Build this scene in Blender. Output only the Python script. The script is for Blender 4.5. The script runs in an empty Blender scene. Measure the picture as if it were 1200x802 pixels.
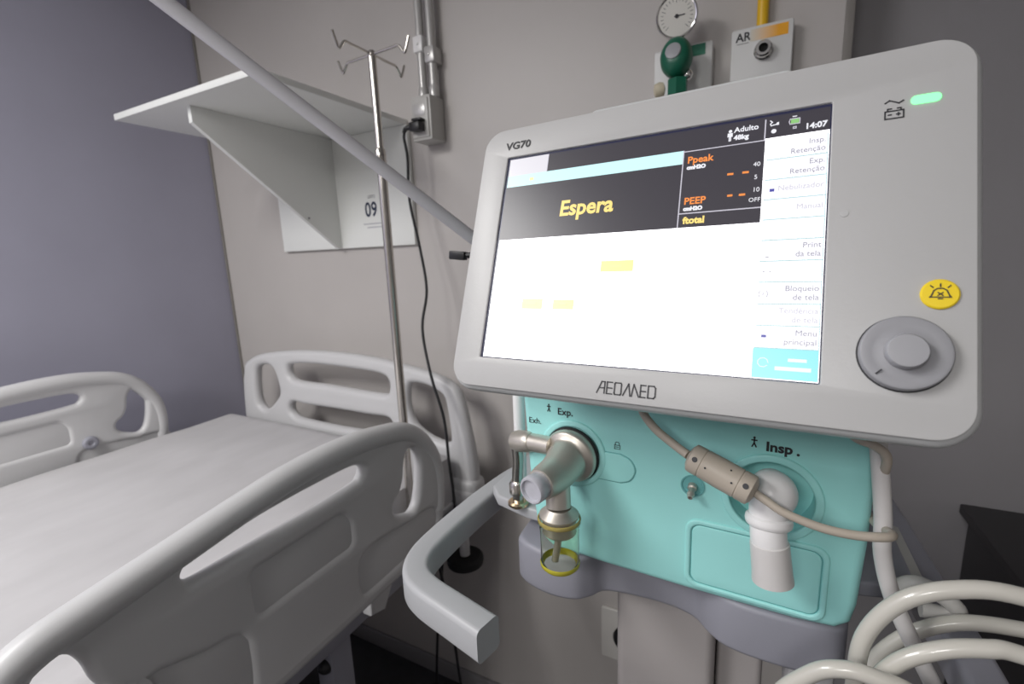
import bpy, bmesh, math, random
from mathutils import Vector, Matrix
random.seed(4)
H = 1.65                       # eye height above the floor; coordinates below are metres from the eye point
col = bpy.context.scene.collection
# ------------------------------------------------------------------ camera
scn = bpy.context.scene
cd = bpy.data.cameras.new('camera'); cam = bpy.data.objects.new('camera', cd); col.objects.link(cam)
cd.sensor_width = 36; cd.lens = 16.5; cd.clip_start = 0.02
R_, U_, F_ = Vector((.8879, .4583, -.0394)), Vector((-.0500, .1813, .9822)), Vector((-.4573, .8701, -.1839))
cm = Matrix((R_, U_, -F_)).transposed().to_4x4(); cm.translation = (0, 0, H); cam.matrix_world = cm
cd.dof.use_dof = True; cd.dof.focus_distance = .40; cd.dof.aperture_fstop = 8.0
scn.camera = cam
# ------------------------------------------------------------------ light
w = bpy.data.worlds.new('world'); scn.world = w; w.use_nodes = True
w.node_tree.nodes['Background'].inputs[0].default_value = (.80, .83, .95, 1)
w.node_tree.nodes['Background'].inputs[1].default_value = .50
def area(name, loc, rot, sx, sy, power, color=(1, .985, .965)):
    l = bpy.data.lights.new(name, 'AREA'); l.shape = 'RECTANGLE'; l.size = sx; l.size_y = sy
    l.energy = power; l.color = color
    o = bpy.data.objects.new(name, l); o.location = (loc[0], loc[1], loc[2] + H); o.rotation_euler = rot; col.objects.link(o)
LAMPS = ((-1.40, -.95, 54), (.95, -1.75, 4), (-.45, -2.35, 52))
for lx, ly, pw in LAMPS: area('ceiling_lamp', (lx, ly, 1.12), (0, 0, 0), .6, 1.2, pw)
vs = scn.view_settings; vs.view_transform = 'Standard'; vs.look = 'None'; vs.gamma = 1; vs.use_curve_mapping = False
vs.exposure = 0.0

# ------------------------------------------------------------------ materials
def mat(name, c, rough=.5, metal=0., var=.04, scale=8., bump=0., bscale=60., coat=0., emit=None, es=1., trans=0., ior=1.45, stretch=None):
    m = bpy.data.materials.new(name); m.use_nodes = True; nt = m.node_tree; b = nt.nodes['Principled BSDF']
    b.inputs['Roughness'].default_value = rough; b.inputs['Metallic'].default_value = metal
    b.inputs['Coat Weight'].default_value = coat; b.inputs['Transmission Weight'].default_value = trans; b.inputs['IOR'].default_value = ior
    tc = nt.nodes.new('ShaderNodeTexCoord'); src = tc.outputs['Object']
    if stretch:
        mp = nt.nodes.new('ShaderNodeMapping'); mp.inputs['Scale'].default_value = stretch; nt.links.new(src, mp.inputs[0]); src = mp.outputs[0]
    n = nt.nodes.new('ShaderNodeTexNoise'); n.inputs['Scale'].default_value = scale; n.inputs['Detail'].default_value = 4
    nt.links.new(src, n.inputs['Vector'])
    r = nt.nodes.new('ShaderNodeValToRGB')
    r.color_ramp.elements[0].position = .3; r.color_ramp.elements[1].position = .7
    r.color_ramp.elements[0].color = (*[max(0, x * (1 - var)) for x in c], 1); r.color_ramp.elements[1].color = (*[min(1, x * (1 + var)) for x in c], 1)
    nt.links.new(n.outputs['Fac'], r.inputs[0]); nt.links.new(r.outputs[0], b.inputs['Base Color'])
    if bump:
        n2 = nt.nodes.new('ShaderNodeTexNoise'); n2.inputs['Scale'].default_value = bscale; n2.inputs['Detail'].default_value = 6
        nt.links.new(src, n2.inputs['Vector'])
        bp = nt.nodes.new('ShaderNodeBump'); bp.inputs['Strength'].default_value = bump; bp.inputs['Distance'].default_value = .003
        nt.links.new(n2.outputs['Fac'], bp.inputs['Height']); nt.links.new(bp.outputs[0], b.inputs['Normal'])
    if emit:
        b.inputs['Emission Color'].default_value = (*emit, 1); b.inputs['Emission Strength'].default_value = es
    return m
M = dict(
 wall=mat('painted_wall', (.50, .472, .455), .42, var=.03, scale=3, bump=.08, bscale=300),
 bluewall=mat('blue_grey_wall', (.36, .355, .44), .5, var=.04, scale=3, bump=.1, bscale=300),
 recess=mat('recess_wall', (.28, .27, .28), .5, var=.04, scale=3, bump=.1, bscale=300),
 floor=mat('floor_vinyl', (.05, .05, .056), .4, var=.12, scale=20, bump=.1),
 ceil=mat('ceiling_paint', (.75, .75, .73), .8),
 trim=mat('wall_seam', (.22, .205, .19), .5),
 shelf=mat('shelf_laminate', (.80, .81, .79), .35, var=.01),
 bed=mat('bed_plastic', (.57, .567, .575), .38, var=.02, scale=4, bump=.04, bscale=150),
 bedsteel=mat('bed_painted_steel', (.30, .30, .35), .45, var=.05),
 cloth=mat('mattress_sheet', (.50, .49, .50), .85, var=.05, scale=14, bump=.5, bscale=26, stretch=(1, .35, 1)),
 black=mat('black_plastic', (.012, .012, .014), .4, var=.2),
 blackmat=mat('black_rubber', (.010, .010, .011), .7, var=.2),
 steel=mat('stainless_steel', (.60, .57, .53), .22, 1., var=.06, scale=30),
 chrome=mat('chrome', (.75, .74, .72), .1, 1., var=.03),
 nickel=mat('satin_nickel', (.60, .56, .50), .40, .75, var=.05, scale=25),
 conduit=mat('conduit_grey', (.50, .49, .48), .3, .3, var=.05, scale=20),
 boxgrey=mat('outlet_box_grey', (.48, .47, .45), .4, var=.05),
 armw=mat('arm_grey_white', (.60, .59, .62), .4, var=.02),
 bezel=mat('bezel_plastic', (.46, .457, .455), .36, var=.015, scale=5, bump=.03, bscale=500),
 rim=mat('bezel_rim_plastic', (.54, .55, .55), .3, var=.015),
 teal=mat('teal_plastic', (.36, .76, .735), .42, var=.02, scale=6, bump=.03, bscale=500),
 tealshade=mat('teal_plastic_shade', (.15, .42, .42), .5, var=.03),  # the same teal darkened: shade painted into grooves and the port dish
 cart=mat('cart_grey_plastic', (.29, .29, .335), .45, var=.03, bump=.03, bscale=400),
 handle=mat('handle_grey', (.42, .425, .44), .4, var=.03, bump=.03, bscale=400),
 column=mat('column_enamel', (.36, .335, .33), .4, var=.03),
 knob=mat('knob_grey', (.30, .30, .32), .42, var=.03),
 knobcap=mat('knob_cap_grey', (.34, .34, .36), .4, var=.02),
 yellow=mat('yellow_button', (.90, .66, .02), .4, var=.03),
 pipeyel=mat('yellow_pipe', (.80, .48, .02), .3, var=.05),
 ink=mat('dark_ink', (.03, .03, .035), .5), greyink=mat('grey_ink', (.16, .16, .18), .5), navy=mat('navy_ink', (.02, .03, .07), .5),
 beige=mat('beige_cable', (.46, .405, .34), .45, var=.03),
 hose=mat('hose_translucent_white', (.55, .53, .48), .25, var=.03, coat=.3),
 hosew=mat('white_hose', (.62, .60, .59), .3, var=.02),
 whitepl=mat('white_port_plastic', (.80, .79, .79), .3, var=.01),
 frost=mat('frosted_plastic', (.62, .62, .68), .35, var=.02, trans=.25),
 glass=mat('jar_clear_plastic', (.93, .95, .86), .04, var=.0, trans=1., ior=1.12),
 amber=mat('amber_ring', (.62, .52, .18), .15, var=.05, trans=.5, ior=1.3),
 gold=mat('brass_ring', (.75, .58, .38), .25, 1.),
 outlet=mat('outlet_panel_white', (.66, .66, .65), .35, var=.01),
 green=mat('green_plastic', (.01, .12, .07), .35, var=.1), greenstrip=mat('green_strip', (.01, .17, .10), .5),
 orange=mat('orange_strip', (.85, .42, .02), .5),
 ivory=mat('ivory_plastic', (.62, .56, .42), .4),
 dial=mat('dial_face', (.75, .73, .68), .4), sock=mat('socket_plate', (.66, .64, .61), .4),
 cab=mat('cabinet_dark_grey', (.035, .033, .035), .5, var=.05),
)
def em(name, c, s=1.):
    return mat(name, (0, 0, 0), .3, emit=c, es=s)
E_ = dict(white=em('screen_white', (.97, .96, 1.), 2.6), black=em('screen_black', (.055, .050, .062), 1.),
 cyan=em('screen_cyan', (.60, .93, .96), 1.15), blue=em('screen_cyan_button', (.30, .80, .90), 1.1), tab=em('screen_tab', (.80, .78, .84), 1.),
 yel=em('screen_yellow', (.95, .72, .22), 1.15), org=em('screen_orange', (.95, .30, .07), 1.1), line=em('screen_line', (.62, .60, .68), 1.),
 btn=em('screen_button', (.93, .92, .98), 1.2), grey=em('screen_grey_text', (.36, .35, .42), 1.), pale=em('screen_pale_text', (.64, .63, .70), 1.), sep=em('screen_separator', (.46, .68, .70), 1.),
 dk=em('screen_dark_text', (.22, .21, .30), 1.), hl=em('screen_highlight', (1., .97, .42), 1.0), hl2=em('screen_highlight_text', (.93, .93, .42), 1.05), wtx=em('screen_white_text', (.92, .92, .98), 1.),
 edge=em('screen_blue_edge', (.02, .022, .06), 1.), bic=em('screen_blue_icon', (.10, .10, .42), 1.), grn=em('screen_green_icon', (.30, .62, .22), 1.),
 led=em('green_indicator', (.20, 1., .32), 2.2))
# orange strip on the air outlet fades to white at its left end
nt = M['orange'].node_tree
g = nt.nodes.new('ShaderNodeTexCoord'); sp = nt.nodes.new('ShaderNodeSeparateXYZ'); mr = nt.nodes.new('ShaderNodeMapRange'); cr = nt.nodes.new('ShaderNodeMix'); cr.data_type = 'RGBA'
nt.links.new(g.outputs['Generated'], sp.inputs[0]); nt.links.new(sp.outputs['X'], mr.inputs['Value']); mr.inputs['From Min'].default_value = 0; mr.inputs['From Max'].default_value = .75
nt.links.new(mr.outputs[0], cr.inputs['Factor']); cr.inputs['A'].default_value = (.64, .62, .55, 1); cr.inputs['B'].default_value = (.85, .38, .01, 1)
nt.links.new(cr.outputs['Result'], nt.nodes['Principled BSDF'].inputs['Base Color'])

# ------------------------------------------------------------------ builders
ORG = {}
def thing(name, label, cat, loc, group=None):
    o = bpy.data.objects.new(name, None); o.empty_display_size = .05; col.objects.link(o)
    o.location = (loc[0], loc[1], loc[2] + H); ORG[o.name] = Vector(loc)
    o['label'] = label; o['category'] = cat
    if group: o['group'] = group
    return o
def tag(o, label, cat, group=None):
    o['label'] = label; o['category'] = cat
    if group: o['group'] = group
    return o
def build(name, geo, m, parent=None, origin=None, label=None, angle=35):
    """geo = list of (verts, faces) in metres from the eye point; linked as one mesh"""
    if isinstance(geo, tuple): geo = [geo]
    V, Fc = [], []
    for v, f in geo:
        k = len(V); V += [Vector(p) for p in v]; Fc += [tuple(i + k for i in q) for q in f]
    if parent is not None: org = ORG[parent.name]
    else:
        if origin is None:
            lo = [min(p[i] for p in V) for i in range(3)]; hi = [max(p[i] for p in V) for i in range(3)]
            origin = ((lo[0] + hi[0]) / 2, (lo[1] + hi[1]) / 2, lo[2])
        org = Vector(origin)
    me = bpy.data.meshes.new(name); me.from_pydata([p - org for p in V], [], Fc)
    bm = bmesh.new(); bm.from_mesh(me); bmesh.ops.recalc_face_normals(bm, faces=bm.faces); bm.to_mesh(me); bm.free()
    me.polygons.foreach_set('use_smooth', [True] * len(me.polygons)); me.set_sharp_from_angle(angle=math.radians(angle))
    me.materials.append(m if not isinstance(m, str) else M[m])
    o = bpy.data.objects.new(name, me); col.objects.link(o)
    if parent is not None: o.parent = parent
    else: o.location = (org.x, org.y, org.z + H)
    ORG[o.name] = org
    if label: o['label'] = label
    return o
def struct(name, geo, m, **k):
    o = build(name, geo, m, **k)
    if 'parent' not in k: o['kind'] = 'structure'
    return o
def fr(o, x, y, z):
    """frame: origin and three axes -> matrix"""
    m = Matrix((Vector(x).normalized(), Vector(y).normalized(), Vector(z).normalized())).transposed().to_4x4(); m.translation = Vector(o); return m
def xf(m, geo): return ([m @ Vector(p) for p in geo[0]], geo[1])
def along(o, d, hint=(0, 0, 1)):
    """frame at o whose z axis runs along d"""
    z = Vector(d).normalized(); h = Vector(hint)
    if abs(z.dot(h)) > .95: h = Vector((1, 0, 0))
    x = h.cross(z).normalized(); return fr(o, x, z.cross(x), z)
def from_bm(bm, m=None):
    bm.verts.ensure_lookup_table(); v = [p.co.copy() for p in bm.verts]; f = [tuple(q.index for q in p.verts) for p in bm.faces]; bm.free()
    return xf(m, (v, f)) if m else (v, f)
def box(x0, x1, y0, y1, z0, z1, bev=0., m=None, seg=2):
    bm = bmesh.new(); bmesh.ops.create_cube(bm, size=1)
    for v in bm.verts: v.co = Vector((x0 + (v.co.x + .5) * (x1 - x0), y0 + (v.co.y + .5) * (y1 - y0), z0 + (v.co.z + .5) * (z1 - z0)))
    if bev: bmesh.ops.bevel(bm, geom=bm.edges[:], offset=bev, segments=seg, affect='EDGES', profile=.5, clamp_overlap=True)
    return from_bm(bm, m)
def rrect(x0, y0, x1, y1, r, n=6):
    p = []
    for cx, cy, a in ((x1 - r, y1 - r, 0), (x0 + r, y1 - r, 90), (x0 + r, y0 + r, 180), (x1 - r, y0 + r, 270)):
        for k in range(n + 1):
            t = math.radians(a + 90 * k / n); p.append((cx + r * math.cos(t), cy + r * math.sin(t)))
    return p
def circ(cx, cy, r, n=40, ry=None): return [(cx + r * math.cos(2 * math.pi * k / n), cy + (ry or r) * math.sin(2 * math.pi * k / n)) for k in range(n)]
def smooth2(p, n=5, closed=True):
    out = []; N = len(p)
    rng = range(N) if closed else range(N - 1)
    for i in rng:
        if closed: a, b, c, d = (Vector(p[(i + k) % N]) for k in (-1, 0, 1, 2))
        else: a, b, c, d = (Vector(p[min(max(i + k, 0), N - 1)]) for k in (-1, 0, 1, 2))
        for k in range(n):
            t = k / n
            out.append(.5 * ((2 * b) + (c - a) * t + (2 * a - 5 * b + 4 * c - d) * t * t + (3 * b - a - 3 * c + d) * t ** 3))
    if not closed: out.append(Vector(p[-1]))
    return out
def ccw(p):
    a = sum(p[i][0] * p[(i + 1) % len(p)][1] - p[(i + 1) % len(p)][0] * p[i][1] for i in range(len(p)))
    return list(p) if a > 0 else list(p)[::-1]
def prism(outer, holes, z0, z1, bev, m, seg=3):
    """outline with holes in the frame's xy plane, from z0 to z1, rounded edges"""
    cu = bpy.data.curves.new('c', 'CURVE'); cu.dimensions = '2D'; cu.fill_mode = 'BOTH'
    bev = min(bev, (z1 - z0) / 2 * .98); cu.extrude = max((z1 - z0) / 2 - bev, 0); cu.bevel_depth = bev; cu.bevel_resolution = seg; cu.offset = -bev
    for pts in [outer] + list(holes):
        pts = ccw(pts); s = cu.splines.new('POLY'); s.points.add(len(pts) - 1)
        for a, q in zip(s.points, pts): a.co = (q[0], q[1], 0, 1)
        s.use_cyclic_u = True
    o = bpy.data.objects.new('c', cu); col.objects.link(o)
    me = bpy.data.meshes.new_from_object(o.evaluated_get(bpy.context.evaluated_depsgraph_get()))
    zc = (z0 + z1) / 2
    bm = bmesh.new(); bm.from_mesh(me); bmesh.ops.remove_doubles(bm, verts=bm.verts, dist=1e-5)
    for v in bm.verts: v.co.z += zc
    bpy.data.objects.remove(o); bpy.data.curves.remove(cu); bpy.data.meshes.remove(me)
    return from_bm(bm, m)
def tube(pts, r, n=14, sub=6, closed=False, cap=True):
    P = smooth2(pts, sub, closed) if sub > 1 else [Vector(p) for p in pts]
    N = len(P); rs = r if callable(r) else (lambda t: r)
    V, Fc = [], []; nrm = None
    for i in range(N):
        t = (P[(i + 1) % N] - P[i - 1]) if closed else (P[min(i + 1, N - 1)] - P[max(i - 1, 0)])
        t.normalize()
        if nrm is None: nrm = t.orthogonal().normalized()
        nrm = (nrm - t * nrm.dot(t)).normalized(); b = t.cross(nrm); rr = rs(i / (N - 1))
        for k in range(n):
            a = 2 * math.pi * k / n; V.append(P[i] + rr * (math.cos(a) * nrm + math.sin(a) * b))
    M_ = N if closed else N - 1
    for i in range(M_):
        for k in range(n):
            j = (i + 1) % N; Fc.append((i * n + k, i * n + (k + 1) % n, j * n + (k + 1) % n, j * n + k))
    if not closed and cap:
        Fc.append(tuple(range(n))[::-1]); Fc.append(tuple((N - 1) * n + k for k in range(n)))
    return V, Fc
def sweep(pts, sec, up=(0, 0, 1), sub=6):
    """section (a across, b along up) swept along pts"""
    P = smooth2(pts, sub, False) if sub > 1 else [Vector(p) for p in pts]
    V, Fc = [], []; N = len(P); n = len(sec); up = Vector(up)
    for i in range(N):
        t = (P[min(i + 1, N - 1)] - P[max(i - 1, 0)]).normalized(); s = t.cross(up).normalized(); u = s.cross(t)
        for a, b in sec: V.append(P[i] + s * a + u * b)
    for i in range(N - 1):
        for k in range(n): Fc.append((i * n + k, i * n + (k + 1) % n, (i + 1) * n + (k + 1) % n, (i + 1) * n + k))
    Fc.append(tuple(range(n))[::-1]); Fc.append(tuple((N - 1) * n + k for k in range(n)))
    return V, Fc
def lathe(prof, m, n=36, ring=False):
    """(radius, height) profile about the frame's z axis"""
    V, Fc = [], []
    for r, h in prof:
        for k in range(n):
            a = 2 * math.pi * k / n; V.append(Vector((r * math.cos(a), r * math.sin(a), h)))
    for i in range(len(prof) - 1):
        for k in range(n): Fc.append((i * n + k, i * n + (k + 1) % n, (i + 1) * n + (k + 1) % n, (i + 1) * n + k))
    if ring == 'open': pass
    elif ring: Fc += [((len(prof) - 1) * n + k, (len(prof) - 1) * n + (k + 1) % n, (k + 1) % n, k) for k in range(n)]
    elif prof[0][0] > 1e-5: Fc.append(tuple(range(n))[::-1])
    if not ring and prof[-1][0] > 1e-5: Fc.append(tuple((len(prof) - 1) * n + k for k in range(n)))
    bm = bmesh.new(); me = bpy.data.meshes.new('t'); me.from_pydata(V, [], Fc); bm.from_mesh(me); bpy.data.meshes.remove(me)
    bmesh.ops.remove_doubles(bm, verts=bm.verts, dist=1e-6)
    return from_bm(bm, m)
def ball(c, r, sc=(1, 1, 1), n=24):
    bm = bmesh.new(); bmesh.ops.create_uvsphere(bm, u_segments=n, v_segments=n // 2, radius=r)
    for v in bm.verts: v.co = Vector((v.co.x * sc[0] + c[0], v.co.y * sc[1] + c[1], v.co.z * sc[2] + c[2]))
    return from_bm(bm)
def txt(body, x, y, size, m, z=.0004, align='LEFT', bold=0., shear=0., sx=1., ext=.0001):
    """lettering with its baseline start at (x, y) in the frame"""
    cu = bpy.data.curves.new('t', 'FONT'); cu.body = body; cu.size = size; cu.align_x = align; cu.extrude = ext; cu.offset = bold; cu.shear = shear; cu.resolution_u = 3
    o = bpy.data.objects.new('t', cu); col.objects.link(o)
    me = bpy.data.meshes.new_from_object(o.evaluated_get(bpy.context.evaluated_depsgraph_get()))
    g = ([Vector((v.co.x * sx + x, v.co.y + y, v.co.z + z)) for v in me.vertices], [tuple(p.vertices) for p in me.polygons])
    bpy.data.objects.remove(o); bpy.data.curves.remove(cu); bpy.data.meshes.remove(me)
    return xf(m, g)
def rect(x0, y0, x1, y1, z, m, t=.0001): return box(min(x0, x1), max(x0, x1), min(y0, y1), max(y0, y1), z - t, z, 0, m)
def strokes(lines, wd, m, z=.0004):
    out = []
    for L in lines:
        for (x0, y0), (x1, y1) in zip(L, L[1:]):
            d = Vector((x1 - x0, y1 - y0)); ln = d.length; a = math.atan2(d.y, d.x)
            out.append(xf(m @ Matrix.Translation((x0, y0, z)) @ Matrix.Rotation(a, 4, 'Z'), box(-wd / 2, ln + wd / 2, -wd / 2, wd / 2, -.0001, .0001)))
    return out
YZ = lambda x: fr((x, 0, 0), (0, 1, 0), (0, 0, 1), (1, 0, 0))          # local x=y, y=z, z=x
XZ = lambda y: fr((0, y, 0), (1, 0, 0), (0, 0, 1), (0, -1, 0))         # local x=x, y=z, z towards the room
XY = lambda z: fr((0, 0, z), (1, 0, 0), (0, 1, 0), (0, 0, 1))

def roundpoly(p, r, n=5):
    out = []; N = len(p); p = [Vector(q) for q in p]
    for i in range(N):
        a, b, c = p[i - 1], p[i], p[(i + 1) % N]; rr = min(r, (a - b).length * .45, (c - b).length * .45)
        u = b + (a - b).normalized() * rr; v = b + (c - b).normalized() * rr
        for k in range(n + 1):
            t = k / n; out.append(tuple(u * (1 - t) ** 2 + b * 2 * t * (1 - t) + v * t * t))
    return out
# ================================================================== THE ROOM
WB, WL, FL, CE = 1.28, -2.07, -1.65, 1.15
struct('floor', box(-2.2, 2.4, -4.2, 2.2, FL - .1, FL), 'floor')
struct('ceiling', box(-2.2, 2.4, -4.2, 2.2, CE, CE + .1), 'ceil')
struct('wall_left', box(WL - .1, WL, -4.2, WB + .1, FL, CE), 'bluewall')
struct('wall_back', box(WL, .146, WB, WB + .1, FL, CE), 'wall')
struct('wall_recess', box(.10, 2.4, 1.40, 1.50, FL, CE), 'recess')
struct('wall_right', box(2.3, 2.4, -4.2, 1.40, FL, CE), 'wall')
struct('wall_front', box(WL - .1, 2.4, -4.3, -4.2, FL, CE), 'wall')
struct('trim_1', box(WL, WL + .012, WB - .006, WB, FL, CE, .001), 'trim')
struct('trim_2', box(.134, .150, WB - .005, WB + .002, FL, CE, .001), 'trim')
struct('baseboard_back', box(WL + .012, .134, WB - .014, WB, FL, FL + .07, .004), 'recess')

# ceiling luminaire housings
for i, (x, y, pw) in enumerate(LAMPS):
    t = thing('ceiling_light', ('white ceiling light frame above the foot of the bed', 'white ceiling light frame to the right behind the ventilator side', 'white ceiling light frame furthest from the bed wall')[i], 'light', (x, y, CE), 'ceiling light panels')
    build('light_frame', prism(rrect(x - .34, y - .64, x + .34, y + .64, .01), [rrect(x - .31, y - .61, x + .31, y + .61, .005)], CE - .016, CE - .001, .003, Matrix()), 'shelf', t)

# ================================================================== WALL SHELF AND BED NUMBER SIGN
t = thing('wall_shelf', 'white laminate wall shelf on a triangular bracket above the bed head', 'shelf', (-1.34, WB, .04))
build('shelf_board', box(-1.645, -1.018, .757, WB - .001, .4178, .4345, .0015), 'shelf', t)
build('bracket', prism([(.795, .4175), (.795, .375), (1.245, .046), (1.262, .046), (1.262, .4175)], [], -1.357, -1.342, .001, YZ(0)), 'shelf', t)
build('back_panel', box(-1.66, -1.01, 1.262, WB - .001, .044, .4175, .002), 'shelf', t)
s = XZ(1.2618)
g = [txt('09', -1.216, .147, .068, s, bold=.0012, sx=.82)]
build('bed_number', g, 'navy', t, label='dark bed number 09 printed on the panel')
build('sign_lettering', [txt('LEITO', -1.199, .207, .014, s, sx=.9)] , 'greyink', t)
build('sign_caption_line', [rect(-1.228, .120, -1.119, .1245, .0004, s), rect(-1.212, .108, -1.135, .1125, .0004, s)], mat('faint_grey_ink', (.50, .50, .53), .5), t)
build('screw_head', lathe([(.0035, 0), (.0035, .0012), (0, .002)], along((-1.3417, 1.13, .145), (1, 0, 0)), 12), 'greyink', t)

# ================================================================== CONDUITS, OUTLET BOX, CABLE
for i, x in enumerate((-.924, -.885)):
    t = thing('electrical_conduit', ('pale grey vertical wall conduit, the left one entering the outlet box', 'grey vertical wall conduit, the right one entering the outlet box')[i], 'conduit', (x, 1.25, .47), 'conduits above the outlet box')
    build('pipe', tube([(x, 1.25, .462), (x, 1.25, .8), (x, 1.25, CE)], .0125, 16, 1), 'conduit', t)
    zc = (.62, .585)[i]
    build('clamp', [box(x - .017, x + .017, 1.236 - .003, 1.279, zc - .022, zc + .022, .004), lathe([(.004, 0), (.004, .004), (0, .005)], along((x, 1.233, zc), (0, -1, 0)), 12)], ('whitepl', 'conduit')[i], t)
    build('coupling', lathe([(.0150, 0), (.0155, .004), (.0155, .028), (.014, .032)], along((x, 1.25, .470), (0, 0, 1)), 20), 'conduit', t)
t = thing('outlet_box', 'grey surface-mounted outlet box at the foot of the conduits', 'outlet', (-.905, 1.28, .345))
build('box_body', box(-.945, -.873, 1.208, 1.279, .345, .470, .004), 'boxgrey', t)
build('socket_face', box(-.940, -.880, 1.203, 1.209, .352, .462, .003), 'boxgrey', t)
build('face_slot', box(-.932, -.890, 1.2015, 1.2035, .413, .446, .001), 'conduit', t)
t = thing('power_cable', 'thin black power cable hanging from its plug beside the shelf down behind the bed', 'cable', (-.93, 1.19, .375))
build('plug', [box(-.931, -.893, 1.172, 1.2025, .366, .392, .005), box(-.925, -.892, 1.180, 1.2025, .395, .402, .001),
   tube([(-.925, 1.186, .379), (-.945, 1.18, .378), (-.956, 1.18, .366)], lambda q: .009 - .004 * q, 10)], 'black', t)
cp = [(-.945, 1.18, .377), (-.956, 1.18, .355), (-.9485, 1.18, .296), (-.953, 1.18, .173), (-.9194, 1.17, .0315), (-.8897, 1.15, -.0967), (-.8851, 1.11, -.2083), (-.8271, 1.06, -.3362), (-.777, 1.04, -.4529), (-.7619, 1.03, -.5765), (-.753, 1.03, -.7354), (-.7822, 1.02, -.8481), (-.8016, 1.02, -.8963), (-.8247, 1.03, -1.0131), (-.8679, 1.05, -1.1988), (-.9147, 1.08, -1.4524), (-.93, 1.1, -1.60), (-.90, 1.12, FL + .005), (-.82, 1.14, FL + .005)]
build('cord', tube(cp, .0042, 10), 'black', t)
tag(build('bed_cable', tube([(-.80, .93, -.80), (-.79, .98, -.88), (-.8105, 1.03, -1.0384), (-.8122, 1.06, -1.2144), (-.8127, 1.08, -1.4063), (-.80, 1.09, -1.58), (-.76, 1.1, FL + .005), (-.70, 1.14, FL + .005)], .0045, 10), 'black', origin=(-.8, .93, -.8)), 'second black cable dropping from the bed frame to the floor', 'cable')

# ================================================================== GAS OUTLETS AND FLOWMETER
def gas_panel(label, x0, x1, z0, z1, strip, sm):
    t = thing('gas_outlet', label, 'gas outlet', ((x0 + x1) / 2, WB, z0), 'medical gas outlets on the back wall')
    build('panel', prism(rrect(x0, z0, x1, z1, .006), [], 0, .034, .003, XZ(WB)), 'outlet', t)
    s = XZ(WB - .034); build('colour_strip', box(strip[0], strip[1], strip[2], strip[3], 0, .0006, 0, s), sm, t)
    return t, s
t, s = gas_panel('white wall gas outlet with an orange strip and the letters AR', -.077, .042, .30, .464, (-.040, .032, .4345, .4575), 'orange')
build('lettering', [txt('AR', -.068, .438, .024, s, bold=.0006, sx=.95), rect(-.066, .4325, -.042, .4335, .0004, s)], 'ink', t)
build('connector', [lathe([(.019, 0), (.019, .006), (.0165, .009), (.0165, .020), (.014, .023), (.009, .023), (.0085, .010), (0, .010)], along((-.013, 1.246, .410), (0, -1, 0)))], 'chrome', t)
build('connector_bore', lathe([(.0095, 0), (.0095, .0006), (0, .0006)], along((-.013, 1.2359, .410), (0, -1, 0)), 20), 'blackmat', t)
t, s = gas_panel('white wall gas outlet with a green strip behind the flowmeter', -.243, -.115, .30, .456, (-.170, -.130, .429, .453), 'greenstrip')
t = thing('yellow_pipe', 'yellow gas pipe running up the wall above the AR outlet', 'pipe', (-.018, 1.262, .464))
build('pipe', tube([(-.018, 1.262, .462), (-.018, 1.262, .8), (-.018, 1.262, CE)], .0115, 18, 1), 'pipeyel', t)
t = thing('oxygen_flowmeter', 'round pressure gauge and green knob fitted to the green gas outlet', 'flowmeter', (-.185, 1.246, .33))
gd = Vector((.10, -1, -.28))
build('gauge', [lathe([(.010, -.012), (.040, -.012), (.043, -.006), (.043, .010), (.041, .012), (.038, .010)], along((-.185, 1.19, .497), gd)), tube([(-.183, 1.205, .49), (-.180, 1.21, .45), (-.180, 1.20, .40)], .008, 12)], 'chrome', t)
gf = fr(Vector((-.185, 1.19, .497)) + gd.normalized() * .010, (1, .1, 0), (0, -.28, 1), gd)
gg = build('dial', lathe([(.038, 0), (.038, .0006), (0, .0006)], gf), 'dial', t)
tick = []
for k in range(21):
    a = math.radians(225 - 13.5 * k); c, s_ = math.cos(a), math.sin(a); r0 = .028 if k % 5 else .025
    tick += strokes([[(r0 * c, r0 * s_), (.033 * c, .033 * s_)]], .0009, gf, .0008)
tick += strokes([[(-.004, 0), (.016, .001)]], .0022, gf, .0012) + [lathe([(.004, .0006), (.004, .002), (0, .0025)], gf, 16)]
build('needle_and_ticks', tick, 'ink', gg)
kd = Vector((-.12, -1, .22))
kf = along((-.180, 1.205, .405), Vector((-.10, -1, .20)))
build('flow_knob', lathe([(.008, .004), (.026, .006), (.035, .014), (.037, .028), (.034, .042), (.026, .052), (.014, .056), (0, .056)], kf @ Matrix.Diagonal((.92, 1.14, 1, 1))), 'green', t)
build('knob_cap', lathe([(.0165, .0545), (.0165, .058), (.014, .0590), (0, .0590)], kf), 'knobcap', t)
build('valve_body', [lathe([(.012, 0), (.016, .006), (.016, .03), (.012, .036)], along((-.180, 1.205, .36), (0, 0, 1))), tube([(-.180, 1.246, .385), (-.180, 1.20, .385)], .014, 14, 1), ball((-.160, 1.19, .375), .012)], 'chrome', t)
build('outlet_nut', prism([(.022 * math.cos(math.radians(60 * k)), .022 * math.sin(math.radians(60 * k))) for k in range(6)], [], 0, .036, .003, along((-.178, 1.175, .330), (0, 0, 1))), 'green', t)
build('hose_barb', lathe([(.006, 0), (.014, .003), (.016, .012), (.013, .022), (.006, .024)], along((-.205, 1.175, .350), (-1, -.3, -.1))), 'ivory', t)

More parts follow.
